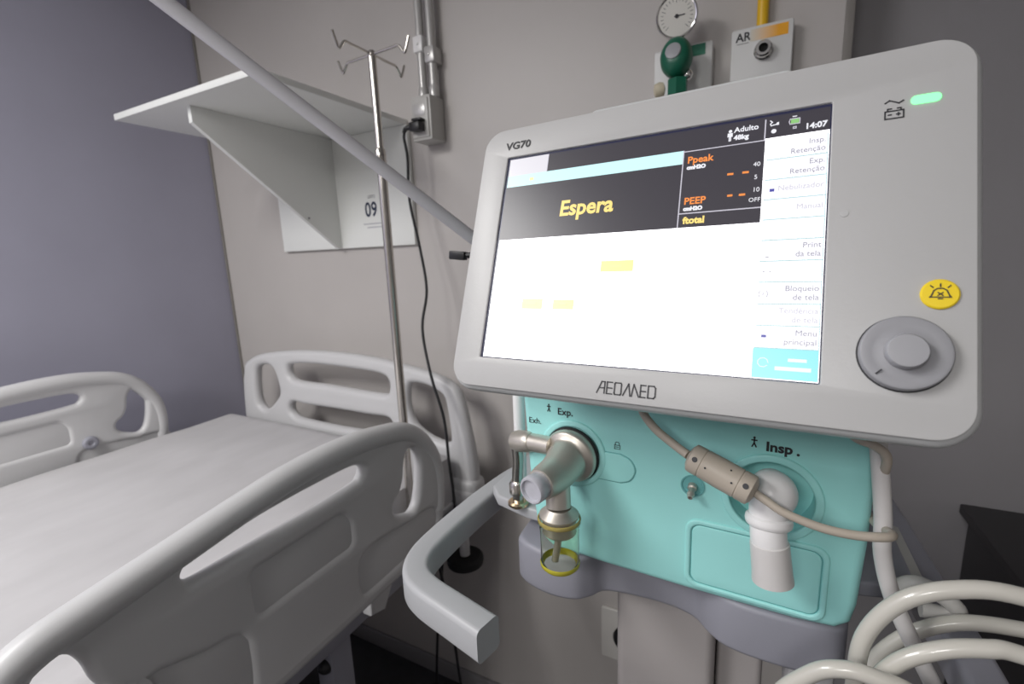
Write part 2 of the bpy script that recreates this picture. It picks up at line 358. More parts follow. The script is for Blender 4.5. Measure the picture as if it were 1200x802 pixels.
# wall socket low on the wall
t = thing('wall_socket', 'pale wall socket plate with a black round plug low behind the ventilator column', 'socket', (-.335, WB, -1.28))
build('plate', prism(rrect(-.387, -1.285, -.250, -1.105, .006), [], 0, .010, .003, XZ(WB - .0005)), 'sock', t)
build('socket_ring', lathe([(.030, 0), (.044, 0), (.046, .012), (.040, .020), (.030, .020), (.028, .008)], along((-.300, 1.27, -1.19), (0, -1, 0)), 36, True), 'black', t)

# cabinet in the recess
t = thing('low_cabinet', 'dark grey low cabinet standing in the shadowy recess on the right', 'cabinet', (.86, 1.08, FL))
build('carcass', box(.475, 1.25, .78, 1.395, FL + .002, -.652, .004), 'cab', t)
build('cabinet_top', box(.457, 1.26, .76, 1.398, -.6515, -.627, .004), 'cab', t)
for x in (.50, .87):
    d = build('cabinet_door', box(x, x + .36, .766, .7795, FL + .08, -.67, .003), 'cab', t)
    build('door_handle', tube([(x + .30, .766, -.76), (x + .30, .74, -.765), (x + .30, .74, -.855), (x + .30, .766, -.86)], .005, 8, 3), 'steel', d)

# ================================================================== BED
bed = thing('hospital_bed', 'white plastic hospital bed with moulded head board and side rails', 'bed', (-1.30, .2, FL))
hb_out = [(-1.822, -.73), (-1.825, -.595), (-1.812, -.479), (-1.79, -.403), (-1.764, -.371), (-1.67, -.337), (-1.464, -.313), (-1.267, -.308), (-1.105, -.315), (-.97, -.332), (-.867, -.349), (-.795, -.376), (-.768, -.410), (-.748, -.497), (-.730, -.608), (-.727, -.665), (-.735, -.70), (-.75, -.73)]
hb_out = [tuple(v) for v in smooth2(hb_out[1:-2], 4, False)] + [(-.74, -.73), (-1.815, -.73)]
h1 = [(-1.707, -.394), (-1.650, -.378), (-1.616, -.386), (-1.598, -.42), (-1.590, -.475), (-1.615, -.513), (-1.681, -.560), (-1.72, -.553), (-1.733, -.52), (-1.727, -.45)]
h2 = [(-1.505, -.366), (-1.378, -.357), (-1.177, -.360), (-1.065, -.369), (-1.041, -.395), (-1.050, -.431), (-1.081, -.437), (-1.187, -.435), (-1.33, -.430), (-1.477, -.430), (-1.520, -.417), (-1.530, -.389)]
h3 = [(-1.525, -.513), (-1.451, -.515), (-1.298, -.514), (-1.143, -.515), (-1.064, -.514), (-1.042, -.532), (-1.040, -.558), (-1.07, -.567), (-1.151, -.577), (-1.279, -.581), (-1.446, -.578), (-1.515, -.572), (-1.545, -.547)]
h4 = [(-.962, -.397), (-.935, -.384), (-.882, -.390), (-.832, -.413), (-.820, -.450), (-.811, -.540), (-.822, -.566), (-.85, -.568), (-.905, -.553), (-.953, -.52), (-.972, -.46)]
build('headboard', prism(hb_out, [[tuple(v) for v in smooth2(h, 4)] for h in (h1, h2, h3, h4)], 0, .042, .0185, XZ(1.150), 4), 'bed', bed)
build('headboard_base', [box(-1.83, -.722, 1.095, 1.165, -.745, -.672, .018, None, 3), box(-.86, -.722, 1.09, 1.168, -.805, -.70, .016, None, 3), box(-1.83, -1.70, 1.09, 1.168, -.805, -.70, .016, None, 3)], 'bed', bed)
rail = [(.466, -.340), (.535, -.336), (.588, -.336), (.640, -.339), (.70, -.348), (.754, -.361), (.81, -.387), (.854, -.427), (.884, -.485), (.894, -.551), (.885, -.630), (.862, -.685), (.82, -.702),
        (.70, -.706), (.46, -.708), (.20, -.706), (.11, -.700), (.07, -.680), (.047, -.630), (.038, -.551), (.048, -.49), (.078, -.430), (.125, -.394), (.195, -.379), (.24, -.372), (.29, -.366), (.346, -.357), (.413, -.347)]
slot = [(.628, -.403), (.632, -.413), (.624, -.425), (.605, -.431), (.504, -.434), (.387, -.432), (.312, -.431), (.297, -.425), (.295, -.415), (.303, -.405), (.320, -.400), (.365, -.397), (.429, -.392), (.521, -.391), (.605, -.394)]
tear = [(.778, -.425), (.795, -.438), (.804, -.468), (.801, -.502), (.794, -.535), (.783, -.562), (.765, -.575), (.740, -.568), (.718, -.556), (.708, -.540), (.713, -.522), (.733, -.507), (.747, -.480), (.753, -.450), (.763, -.429)]
tearl = [(.932 - y, z - .004) for y, z in tear]
inset = [(.386, -.474), (.568, -.474), (.585, -.500), (.583, -.547), (.386, -.547)]
rec_r = [(.775, -.598), (.735, -.594), (.690, -.588), (.645, -.584), (.612, -.588), (.599, -.602), (.596, -.625), (.598, -.655), (.612, -.668), (.70, -.668), (.80, -.668), (.832, -.662), (.848, -.635), (.84, -.61), (.812, -.600)]
rec_l = [(.932 - y, z) for y, z in rec_r]
rec_l = [(.363, -.600), (.361, -.575), (.345, -.557), (.304, -.548), (.262, -.534), (.235, -.530), (.17, -.560), (.125, -.596), (.105, -.610), (.090, -.635), (.10, -.660), (.13, -.668), (.25, -.668), (.345, -.668), (.360, -.655)]
def side_rail(xc, dz, k):
    sq = lambda y: y if y < .6 else .6 + (y - .6) * k
    sh = lambda L: [(sq(y) if L is rail else y, z + dz) for y, z in L]
    sm = lambda L, n=4: [tuple(v) for v in smooth2(sh(L), n)]
    g = [prism(sm(rail), [sm(h) for h in (slot, tear, tearl, rec_r, rec_l)] + [roundpoly(sh(inset), .012)], -.015, .015, .0145, YZ(xc), 4),
         tube([(xc, sq(y), z + dz) for y, z in [(.060, -.60), (.057, -.551), (.066, -.50), (.094, -.446), (.138, -.412), (.2, -.399), (.29, -.385), (.346, -.376), (.413, -.366), (.466, -.359), (.535, -.355), (.588, -.355), (.640, -.358), (.70, -.367), (.754, -.379), (.80, -.403), (.838, -.441), (.865, -.49), (.874, -.551), (.866, -.62)]], lambda q: .0200 + .0040 * math.sin(math.pi * q), 20, 5)]
    for h in (inset, rec_r, rec_l):
        f_ = (lambda L: roundpoly(sh(L), .012)) if h is inset else sm
        ys = [p[0] for p in h]; zs = [p[1] for p in h]; cy, cz = sum(ys) / len(ys), sum(zs) / len(zs)
        g.append(prism(f_([(cy + (y - cy) * 1.06, cz + (z - cz) * 1.12) for y, z in h]), [], -.0095, .0095, .002, YZ(xc)))
    r = build('side_rail', g, 'bed', bed, angle=50)
    return r
r1 = side_rail(-.69, 0, 1)
build('rail_latch', prism([(.640, -.66), (.695, -.66), (.705, -.73), (.678, -.772), (.636, -.758)], [], -.016, .012, .005, YZ(-.715)), 'bed', r1)
r2 = side_rail(-1.885, .022, .885)
build('rail_hub', [lathe([(.021, 0), (.021, .006), (.016, .010), (.009, .010), (.007, .007), (0, .007)], along((-1.870, .630, -.540), (1, 0, 0))), ], 'bedsteel', r2)
build('bed_frame', [box(-.780, -.745, -1.1, 1.09, -.80, -.745, .006), box(-1.85, -1.815, -1.1, 1.09, -.80, -.735, .006)] + [box(-1.83, -.76, y, y + .05, -.795, -.755, .005) for y in (-1.05, -.5, .1, .62, 1.03)], 'bedsteel', bed)
build('mattress_deck', box(-1.81, -.785, -1.08, 1.07, -.753, -.732, .004), 'bed', bed)
for x in (-.875, -1.72): build('lift_column', box(x, x + .055, .612, .672, -1.52, -.795, .005), 'bedsteel', bed)
build('pivot_knob', ball((-.843, .612, -.920), .018), 'black', bed)
build('base_frame', [box(-.95, -.88, -.95, .98, -1.56, -1.50, .006), box(-1.72, -1.65, -.95, .98, -1.56, -1.50, .006), box(-1.72, -.88, .80, .87, -1.56, -1.50, .006), box(-1.72, -.88, -.85, -.78, -1.56, -1.50, .006), box(-1.40, -1.2, -.7, -.6, -1.52, -.79, .006)], 'bedsteel', bed)
for x in (-.915, -1.685):
    for y in (-.9, .93):
        c = build('caster', [lathe([(.012, 0), (.05, 0), (.06, .006), (.06, .026), (.05, .032), (.012, .032)], along((x - .016, y, FL + .062), (1, 0, 0)), 24)], 'blackmat', bed)
        build('caster_fork', [box(x - .026, x - .020, y - .02, y + .02, FL + .05, FL + .135, .003), box(x + .020, x + .026, y - .02, y + .02, FL + .05, FL + .135, .003), box(x - .026, x + .026, y - .02, y + .02, FL + .128, FL + .14, .003)], 'bedsteel', c)
for x in (-.797, -1.76):
    bs = build('bumper_stem', tube([(x, 1.13, -.79), (x, 1.13, -.95)], .0165, 16, 1), 'bed', bed)
    build('bumper_wheel', lathe([(.016, -.012), (.050, -.016), (.058, -.010), (.060, 0), (.058, .010), (.050, .016), (.016, .014)], along((x, 1.13, -.968), (0, 0, 1)), 32), 'blackmat', bs)
# mattress with a soft, slightly uneven top
bm = bmesh.new(); nx, ny = 40, 90; x0, x1, y0, y1 = -1.845, -.792, -1.05, 1.075
vv = []
for j in range(ny + 1):
    for i in range(nx + 1):
        u, v = i / nx, j / ny; x = x0 + u * (x1 - x0); y = y0 + v * (y1 - y0)
        e = min(u * (x1 - x0), (1 - u) * (x1 - x0), v * (y1 - y0), (1 - v) * (y1 - y0)); drop = .016 * max(0, 1 - e / .018) ** 2
        z = -.574 - drop + .0012 * math.sin(9 * x + 2.5 * y) + .0009 * math.sin(23 * y - 5 * x) + .0006 * math.sin(41 * x + 11 * y)
        vv.append(bm.verts.new((x, y, z)))
for j in range(ny):
    for i in range(nx): bm.faces.new([vv[j * (nx + 1) + i], vv[j * (nx + 1) + i + 1], vv[(j + 1) * (nx + 1) + i + 1], vv[(j + 1) * (nx + 1) + i]])
be = [e for e in bm.edges if e.is_boundary]; ex = bmesh.ops.extrude_edge_only(bm, edges=be)
for v in [q for q in ex['geom'] if isinstance(q, bmesh.types.BMVert)]: v.co.z = -.7315
bmesh.ops.contextual_create(bm, geom=[e for e in bm.edges if e.is_boundary])
bm.verts.index_update()
tag(build('mattress', from_bm(bm), 'cloth', origin=(-1.31, 0, -.7315)), 'mattress under a plain off-white sheet lying on the hospital bed', 'mattress')

# IV pole
px, py = -.767, .86
t = thing('iv_pole', 'stainless steel drip pole with four hooks rising from the bed side', 'iv pole', (px, py, -.80))
build('lower_tube', tube([(px, py, -.80), (px, py, -.2), (px, py, .22)], .0105, 18, 1), 'steel', t)
build('collar', lathe([(.0105, 0), (.0125, .004), (.0125, .028), (.0105, .034)], along((px, py, .21), (0, 0, 1)), 20), 'steel', t)
build('upper_tube', tube([(px, py, .22), (px, py, .3), (px, py, .437)], .0085, 18, 1), 'steel', t)
build('top_cap', ball((px, py, .438), .0095), 'steel', t)
for k in range(4):
    d = Vector(((1, 0), (0, 1), (-1, 0), (0, -1))[k] + (0,)); c = Vector((px, py, .438))
    if k % 2 == 0: d = Vector((d.x, -.06 * d.x, 0))
    build('hook', tube([c, c + d * .03, c + d * .060, c + d * .076, c + d * .084 + Vector((0, 0, -.007)), c + d * .092 + Vector((0, 0, -.017)), c + d * .096 + Vector((0, 0, -.016)), c + d * .102 + Vector((0, 0, -.004)), c + d * .108 + Vector((0, 0, .010))], .0029, 10, 3), 'steel', t)

# ================================================================== VENTILATOR
ven = thing('medical_ventilator', 'medical ventilator with a tilted lit monitor above a teal body on a grey cart', 'ventilator', (-.08, .56, FL))
F = fr((-.2089, .4053, .0866), (.99816, -.05964, .009), (.0072, .3542, .9351), (-.0589, -.9334, .354))
SX, SY = .2465, -.1842
build('monitor_case', [prism(rrect(-.0318, -.2140, .3208, .0335, .022, 8), [rrect(-.004, SY - .004, SX + .004, .004, .002, 2)], -.034, -.0015, .008, F, 4),
    prism(rrect(.070, -.17, .225, .0420, .006), [], -.045, -.012, .004, F), prism(rrect(.0, -.19, .29, .01, .02), [], -.085, -.030, .012, F)], 'rim', ven)
build('front_panel', prism(rrect(-.0280, -.2103, .3170, .0298, .019, 8), [rrect(-.0008, SY - .0008, SX + .0008, .0008, .001, 2)], -.004, 0, .0009, F), 'bezel', ven)
build('case_back', prism(rrect(-.02, -.20, .31, .02, .02), [], -.040, -.033, .003, F), 'rim', ven)
# display and what it shows
scr = build('display', box(-.0006, SX + .0006, SY - .0006, .0006, -.0034, -.0020, 0, F), E_['edge'], ven, label='lit screen, mostly glaring white')
z = -.0017
build('white_area', rect(.0016, SY + .0002, SX, -.0014, z - .0002, F), E_['white'], scr)
build('status_bar', rect(.0405, -.0175, SX, -.0012, z, F), E_['black'], scr)
build('screen_tab', rect(.0016, -.0175, .0405, -.0011, z, F), E_['tab'], scr)
build('title_band', rect(.0016, -.0282, .1555, -.0175, z, F), E_['cyan'], scr)
build('title_mark', rect(.0245, -.0240, .0285, -.0212, z + .0001, F), E_['hl2'], scr)
build('message_panel', rect(.0016, -.0785, .1555, -.0282, z, F), E_['black'], scr)
build('readout_panel', rect(.1555, -.0785, .2095, -.0175, z, F), E_['black'], scr)
z += .00018
for g_ in [rect(.1553, -.0785, .1561, -.0175, z, F), rect(.1553, -.0190, .2095, -.0183, z, F), rect(.1553, -.0681, .2095, -.0673, z, F), rect(.2086, -.0187, .2094, -.0032, z, F), rect(.0405, -.0178, .0411, -.0013, z, F)]: build('dividing_line', g_, E_['line'], scr)
build('message_lettering', txt('Espera', .0578, -.0602, .0188, F, z, bold=.0005, sx=.93, shear=.05), E_['yel'], scr)
T = []
T += [txt('Ppeak', .1588, -.0283, .0074, F, z, bold=.00015), txt('PEEP', .1588, -.0607, .0074, F, z, bold=.00015)]
for x0, x1, y in ((.1868, .1908, -.0408), (.1965, .2005, -.0408), (.1878, .1912, -.0570), (.1953, .1992, -.0572)): T.append(rect(x0, y - .0008, x1, y + .0007, z, F))
for g_ in T: build('orange_readout', g_, E_['org'], scr)
build('yellow_readout', [txt('ftotal', .1592, -.0755, .0070, F, z, bold=.0003)], E_['yel'], scr)
man = [lathe([(.0012, z - .0001), (.0012, z), (0, z)], F @ Matrix.Translation((.1868, -.0078, 0)), 12), rect(.1851, -.0121, .1885, -.0092, z, F), rect(.1860, -.0155, .1867, -.012, z, F), rect(.1869, -.0155, .1876, -.012, z, F)]
for g_ in [txt('cmH₂O' if False else 'cmH2O', .1588, -.0331, .0040, F, z, bold=.0003), txt('cmH2O', .1588, -.0655, .0040, F, z, bold=.0003), txt('40', .2030, -.0372, .0045, F, z), txt('5', .2040, -.0467, .0045, F, z), txt('10', .2035, -.0560, .0045, F, z), txt('OFF', .2015, -.0632, .0042, F, z),
    txt('Adulto', .1893, -.0092, .0056, F, z, bold=.0001), txt('48kg', .1893, -.0150, .0050, F, z, bold=.0002), txt('14:07', .2325, -.0148, .0056, F, z, bold=.0002),
    strokes([[(.2120, -.0048), (.2132, -.0060), (.2120, -.0072), (.2125, -.0085), (.2155, -.0080), (.2168, -.0068)]], .0006, F, z), lathe([(.0016, z - .0001), (.0016, z), (.0006, z)], F @ Matrix.Translation((.2143, -.0128, 0)), 14), rect(.2250, -.0045, .2276, -.0038, z, F), rect(.2158, -.0085, .2172, -.0066, z, F)] + [man]: build('white_readout', g_, E_['wtx'], scr)
build('battery_icon', [rect(.2242, -.0092, .2290, -.0062, z, F)], E_['grn'], scr)
build('battery_icon_rim', strokes([[(.2238, -.0096), (.2294, -.0096), (.2294, -.0058), (.2238, -.0058), (.2232, -.0077), (.2238, -.0096)], [(.2258, -.0118), (.2275, -.0118), (.2275, -.0130), (.2258, -.0130), (.2258, -.0118)]], .0005, F, z - .0001), E_['line'], scr)
z -= .00018
mb = [-.0195, -.0338, -.0485, -.0627, -.0770, -.0915, -.1060, -.1203, -.1350, -.1493, -.1640]
words = [('Insp.', 'Retenção', 'grey'), ('Exp.', 'Retenção', 'grey'), ('Nebulizador', None, 'pale'), ('Manual', None, 'pale'), ('', None, 'pale'), ('Print', 'da tela', 'grey'), ('', None, 'pale'), ('Bloqueio', 'de tela', 'grey'), ('Tendência', 'de tela', 'pale'), ('Menu', 'principal', 'grey')]
for i in range(10):
    b = build('menu_button', rect(.2110, mb[i + 1] + .0006, .2460, mb[i], z, F), E_['btn'], scr)
build('button_separators', [rect(.2105, y - .0003, .2462, y + .0004, z + .0001, F) for y in mb[1:]] + [rect(.2457, -.164, .2462, -.0195, z + .0001, F)], E_['sep'], scr)
for i, (a, b_, c) in enumerate(words):
    g = []
    if a: g.append(txt(a, .2448, mb[i] - (.0062 if b_ else .0085), .0052, F, z + .0003, align='RIGHT'))
    if b_: g.append(txt(b_, .2448, mb[i] - .0120, .0052, F, z + .0003, align='RIGHT'))
    if g: build('menu_lettering', g, E_[c], scr)
build('confirm_button', rect(.2100, SY + .0006, .2462, -.1643, z, F), E_['blue'], scr, label='cyan button at the foot of the screen menu')
build('confirm_lettering', [rect(.2300, -.1722, .2400, -.1702, z + .0003, F), rect(.2230, -.1780, .2425, -.1756, z + .0003, F)] + strokes([[(.2162 + .003 * math.cos(k * .7), -.1735 + .003 * math.sin(k * .7)) for k in range(9)]], .0004, F, z + .0003), E_['wtx'], scr)
for g_ in [rect(.2140, -.0573, .2168, -.0552, z + .0003, F), rect(.2144, -.1573, .2172, -.1556, z + .0003, F)]: build('menu_icon', g_, E_['bic'], scr)
build('small_icons', [rect(.2140, -.1035, .2160, -.1030, z + .0003, F), rect(.2130, -.1135, .2139, -.1129, z + .0003, F), rect(.2168, -.1135, .2177, -.1129, z + .0003, F)] + strokes([[(.2120, -.1265), (.2112, -.1285), (.2120, -.1305)], [(.2160, -.1265), (.2168, -.1285), (.2160, -.1305)], [(.2141, -.1278), (.2138, -.1292)]], .0003, F, z + .0003), E_['grey'], scr)
for g_ in [rect(.100, -.1105, .126, -.1015, z, F), rect(.0335, -.1412, .0530, -.1325, z, F), rect(.0625, -.1412, .0810, -.1330, z, F)]: build('highlight', g_, E_['hl'], scr)
for g_ in [rect(.108, -.107, .117, -.105, z + .0003, F), rect(.038, -.1375, .047, -.1358, z + .0003, F), rect(.068, -.1375, .0745, -.1358, z + .0003, F)]: build('highlight_lettering', g_, E_['hl2'], scr)
# bezel marks and controls
build('model_lettering', txt('VG70', -.0040, .0085, .0098, F, .0003, bold=.00025, sx=1.12), 'ink', ven)
hA = .0085; L = []
def cell(x, w, seg): return [[(x + a * w, -.2045 + b * hA) for a, b in s] for s in seg]
L += cell(.1085, .0060, [[(0, 0), (.55, 1), (.95, 1), (.95, 0)], [(.35, .45), (.95, .45)]])
L += cell(.1160, .0040, [[(1, 1), (0, 1), (0, 0), (1, 0)], [(0, .5), (.95, .5)]])
L += cell(.1218, .0050, [[(.1, 0), (.9, 0), (1, .1), (1, .9), (.9, 1), (.1, 1), (0, .9), (0, .1), (.1, 0)]])
L += cell(.1283, .0050, [[(0, 0), (.75, 1), (1.05, .0)]])
L += cell(.1345, .0040, [[(0, .0), (.35, 1), (1.3, 0)]])
L += cell(.1408, .0036, [[(1, 1), (0, 1), (0, 0), (1, 0)], [(0, .5), (.95, .5)]])
L += cell(.1462, .0050, [[(0, 1), (0, 0), (.8, 0), (1, .15), (1, .85), (.8, 1), (0, 1)]])
build('brand_lettering', strokes(L, .0009, F, .0003), 'ink', ven)
build('panel_symbols', strokes([[(.2745, -.0070), (.2765, -.0055), (.2790, -.0068), (.2812, -.0080), (.2832, -.0066)], [(.2745, -.0178), (.2835, -.0178), (.2835, -.0128), (.2745, -.0128), (.2745, -.0178)], [(.2757, -.0128), (.2757, -.0112), (.2775, -.0112)], [(.2805, -.0112), (.2822, -.0112), (.2822, -.0128)], [(.2762, -.0152), (.2775, -.0152)], [(.2802, -.0152), (.2818, -.0152)], [(.2810, -.0144), (.2810, -.0160)]], .0007, F, .0003), 'ink', ven)
build('indicator_light', prism(rrect(.2868, -.0108, .3010, -.0052, .0027, 6), [], 0, .0008, .0003, F), E_['led'], ven, label='glowing green indicator bar')
build('sensor_dot', lathe([(.0024, 0), (.0024, .0003), (0, .0003)], F @ Matrix.Translation((.2557, -.0772, 0)), 20), mat('faint_dot', (.50, .50, .50), .4), ven)
ab = build('alarm_button', lathe([(.0086, 0), (.0086, .0010), (.0078, .0017), (0, .0019)], F @ Matrix.Translation((.3010, -.1292, 0))), 'yellow', ven, label='round yellow alarm silence button')
bx, by = .3010, -.1292
bell = [[(-.0045, -.0020), (-.0038, -.0010), (-.0028, .0018), (-.0012, .0030), (.0012, .0030), (.0028, .0018), (.0038, -.0010), (.0045, -.0020), (-.0045, -.0020)], [(0, .0040), (0, .0056)], [(-.0032, .0036), (-.0042, .0046)], [(.0032, .0036), (.0042, .0046)], [(-.0010, .0006), (.0010, -.0010)], [(-.0010, -.0010), (.0010, .0006)], [(-.0008, -.0029), (.0008, -.0029)]]
build('bell_symbol', strokes([[(bx + a, by + b) for a, b in s] for s in bell], .0006, F, .0020), 'ink', ab)
kb = build('rotary_knob', [lathe([(.0203, .0), (.0210, .0008), (.0210, .0050), (.0203, .0062), (.0192, .0066), (.0155, .0058), (.0110, .0062), (.0092, .0068)], F @ Matrix.Translation((.2858, -.1640, 0)), 56)], 'knob', ven, label='grey rotary knob with a raised round cap')
build('knob_cap', lathe([(.0098, .0060), (.0095, .0125), (.0088, .0135), (.0080, .0136), (0, .0132)], F @ Matrix.Translation((.2858, -.1640, 0)), 40), 'knobcap', kb)
build('knob_shadow_gap', lathe([(.0218, 0), (.0218, .0004), (.0200, .0004)], F @ Matrix.Translation((.2858, -.1640, 0)), 48, True), 'ink', kb)
build('knob_mark', strokes([[(.2858 - .0105, -.1640 - .0105), (.2858 - .0128, -.1640 - .0128)]], .0008, F, .0068), 'ink', kb)
# ---- teal body
a2 = math.radians(-2); nB = Vector((-math.sin(a2), math.cos(a2), 0)); dB = Vector((math.cos(a2), math.sin(a2), 0))
B = fr(nB * .4397, dB, (0, 0, 1), -nB)
body = [(-.2415, -.09), (-.2415, -.150), (-.240, -.18), (-.2360, -.25), (-.2300, -.300), (-.224, -.322), (-.208, -.332), (-.15, -.335), (-.06, -.336), (.03, -.335), (.060, -.332), (.0705, -.323), (.0738, -.305), (.0765, -.25), (.0775, -.18), (.0775, -.09)]
insp = (.0045, -.2200)
build('front_housing', prism(body, [circ(insp[0], insp[1], .0335, 48)], -.040, 0, .008, B, 4), 'teal', ven)
build('body_housing', prism([(x * .985 - .001, y + .002 if y < -.2 else y) for x, y in body], [], -.20, -.0235, .006, B), 'teal', ven)
build('port_ring', prism(circ(insp[0], insp[1], .0405, 56), [circ(insp[0], insp[1], .0335, 48)], -.004, .0022, .0018, B), 'teal', ven)
dr = rrect(-.0650, -.3285, .0520, -.2560, .012)
build('door_surround', prism(dr, [rrect(-.0600, -.3235, .0470, -.2610, .009)], -.004, .0022, .0018, B), 'teal', ven)
build('compartment_door', prism(rrect(-.0590, -.3225, .0460, -.2620, .008), [], -.003, .0012, .0009, B), 'teal', ven)
build('door_gap', prism(rrect(-.0606, -.3241, .0476, -.2604, .009), [], -.003, .0003, .0001, B), 'tealshade', ven)
Dp = [(-.1530, -.2040), (-.130, -.2040), (-.1195, -.2085), (-.1145, -.2190), (-.1195, -.2300), (-.130, -.2345), (-.1530, -.2345)]
Ds = [tuple(v) for v in smooth2(Dp[1:-1], 5, False)]; Ds = [Dp[0]] + Ds + [Dp[-1]]
build('release_button', prism(Ds, [], -.003, .0016, .0012, B), 'teal', ven)
build('button_gap', prism([(x + (.0009 if x > -.15 else 0), -.2192 + (y + .2192) * 1.06) for x, y in Ds], [], -.003, .0003, .0001, B), 'tealshade', ven)
vx, vz = -.1815, -.2120
build('valve_ring', prism(circ(vx, vz, .0370, 56), [circ(vx, vz, .0300, 48)], -.004, .0022, .0018, B), 'teal', ven)
man = lambda x, y, s: strokes([[(x - .0022 * s, y + .004 * s), (x + .0022 * s, y + .004 * s)], [(x, y + .005 * s), (x, y + .001 * s)], [(x, y + .001 * s), (x - .0018 * s, y - .003 * s)], [(x, y + .001 * s), (x + .0018 * s, y - .003 * s)]], .0013 * s, B, .0004) + [lathe([(.0011 * s, 0), (.0011 * s, .0005), (0, .0005)], B @ Matrix.Translation((x, y + .0067 * s, 0)), 12)]
for g_ in [txt('Exp.', -.1985, -.1705, .0105, B, .0004, bold=.0001), txt('Exh.', -.2335, -.1845, .0092, B, .0004), txt('Insp', -.0015, -.1765, .0118, B, .0004, bold=.0004, sx=1.05), txt('.', .0215, -.1770, .0125, B, .0004, bold=.0004), man(-.2085, -.1660, .75), man(-.0105, -.1718, .85)]: build('port_lettering', g_, 'ink', ven)
build('lock_symbol', strokes([[(-.1358, -.1985), (-.1302, -.1985), (-.1302, -.1945), (-.1358, -.1945), (-.1358, -.1985)], [(-.1350, -.1945), (-.1350, -.1922), (-.1340, -.1912), (-.1320, -.1912), (-.1310, -.1922), (-.1310, -.1945)], [(-.1345, -.1965), (-.1315, -.1965)]], .00055, B, .0004), 'ink', ven)
bf = B @ Matrix.Translation((-.0600, -.2225, 0))
build('pressure_port', [lathe([(.0105, 0), (.0108, .0012), (.0096, .0012), (.0090, .0002), (0, .0002)], bf, 28)], 'tealshade', ven)
build('pressure_nipple', [lathe([(.0042, 0), (.0042, .004), (.0030, .005), (.0030, .010), (.0036, .011), (.0022, .016), (.0012, .016), (.0012, .010), (0, .010)], bf @ Matrix.Rotation(.35, 4, 'X'), 18)], 'nickel', ven)
# ---- exhalation valve with water trap
vc = B @ Vector((vx, vz, 0))
ev = build('exhalation_valve', [lathe([(.0290, .0015), (.0295, .006), (.0285, .0095), (.0270, .0108), (.0235, .0120), (.0210, .0150), (.0200, .022), (.0, .024)], along(vc, -nB + Vector((-.12, 0, -.12)))),
    tube([vc + Vector((.0, -.016, 0)), (-.1700, .408, -.2185), (-.1735, .390, -.2190), (-.1755, .380, -.2190)], lambda q: .0205 - .0055 * q, 24, 5),
    tube([(-.1680, .407, -.2230), (-.1664, .4025, -.238), (-.1650, .400, -.2500)], lambda q: .0125, 22, 4),
    tube([(-.1860, .437, -.2040), (-.2050, .443, -.2060), (-.2190, .447, -.2075)], .0102, 20, 4),
    lathe([(.0120, -.002), (.0195, .0), (.0200, .0025), (.0150, .0065), (.0125, .010)], along((-.1648, .400, -.2600), (0, 0, 1)))], 'nickel', ven)
build('gasket', lathe([(.0292, .0004), (.0304, .0010), (.0304, .0035), (.0290, .0045)], along(vc, -nB + Vector((-.06, 0, -.06))), 48, True), 'blackmat', ev)
build('port_cap', [lathe([(.0125, -.008), (.0132, -.006), (.0130, .004), (.0138, .006), (.0136, .013), (.0125, .0145), (.0110, .0145), (.0100, .0115), (0, .0115)], along((-.1757, .380, -.2190), (-.25, -1, -.05)))], 'frost', ev, label='frosted white cap on the valve port')
build('side_cap', lathe([(.0105, -.004), (.0118, -.002), (.0122, .004), (.0124, .018), (.0110, .024), (.0070, .0275), (0, .0285)], along((-.2170, .4465, -.2072), Vector((-.0300, .0100, -.0068)))), 'nickel', ev)
jr = (-.1648, .400)
build('trap_jar', lathe([(.0215, -.263), (.0218, -.2645), (.0208, -.268), (.0198, -.275), (.0197, -.306), (.0190, -.3115), (.0165, -.3140), (0, -.3140), (0, -.3130), (.0160, -.3130), (.0180, -.3105), (.0186, -.305), (.0188, -.275), (.0195, -.266), (.0205, -.263), (.0215, -.263)], fr((jr[0], jr[1], 0), (1, 0, 0), (0, 1, 0), (0, 0, 1)), 40, 'open'), 'glass', ev, label='clear water trap jar with yellowish rims')
build('jar_rim', [lathe([(.0206, -.2605), (.0216, -.2610), (.0220, -.2625), (.0216, -.2645), (.0208, -.2650)], fr((jr[0], jr[1], 0), (1, 0, 0), (0, 1, 0), (0, 0, 1)), 40, True)], 'amber', ev, label='amber rim of the jar')
build('jar_foot', [lathe([(.0198, -.3085), (.0204, -.3100), (.0200, -.3130), (.0180, -.3152), (.0172, -.3150), (.0178, -.3144), (.0192, -.3120)], fr((jr[0], jr[1], 0), (1, 0, 0), (0, 1, 0), (0, 0, 1)), 40, True)], mat('yellow_jar_foot', (.62, .56, .06), .2, trans=.3), ev, label='yellow rim at the foot of the jar')
build('trap_neck', [lathe([(.0168, -.262), (.0170, -.276), (.0155, -.2780), (.0150, -.276), (.0145, -.262)], fr((jr[0], jr[1], 0), (1, 0, 0), (0, 1, 0), (0, 0, 1)), 32, True), tube([(-.1650, .400, -.262), (-.1662, .399, -.288), (-.1690, .397, -.309)], .0036, 14, 4)], 'nickel', ev)
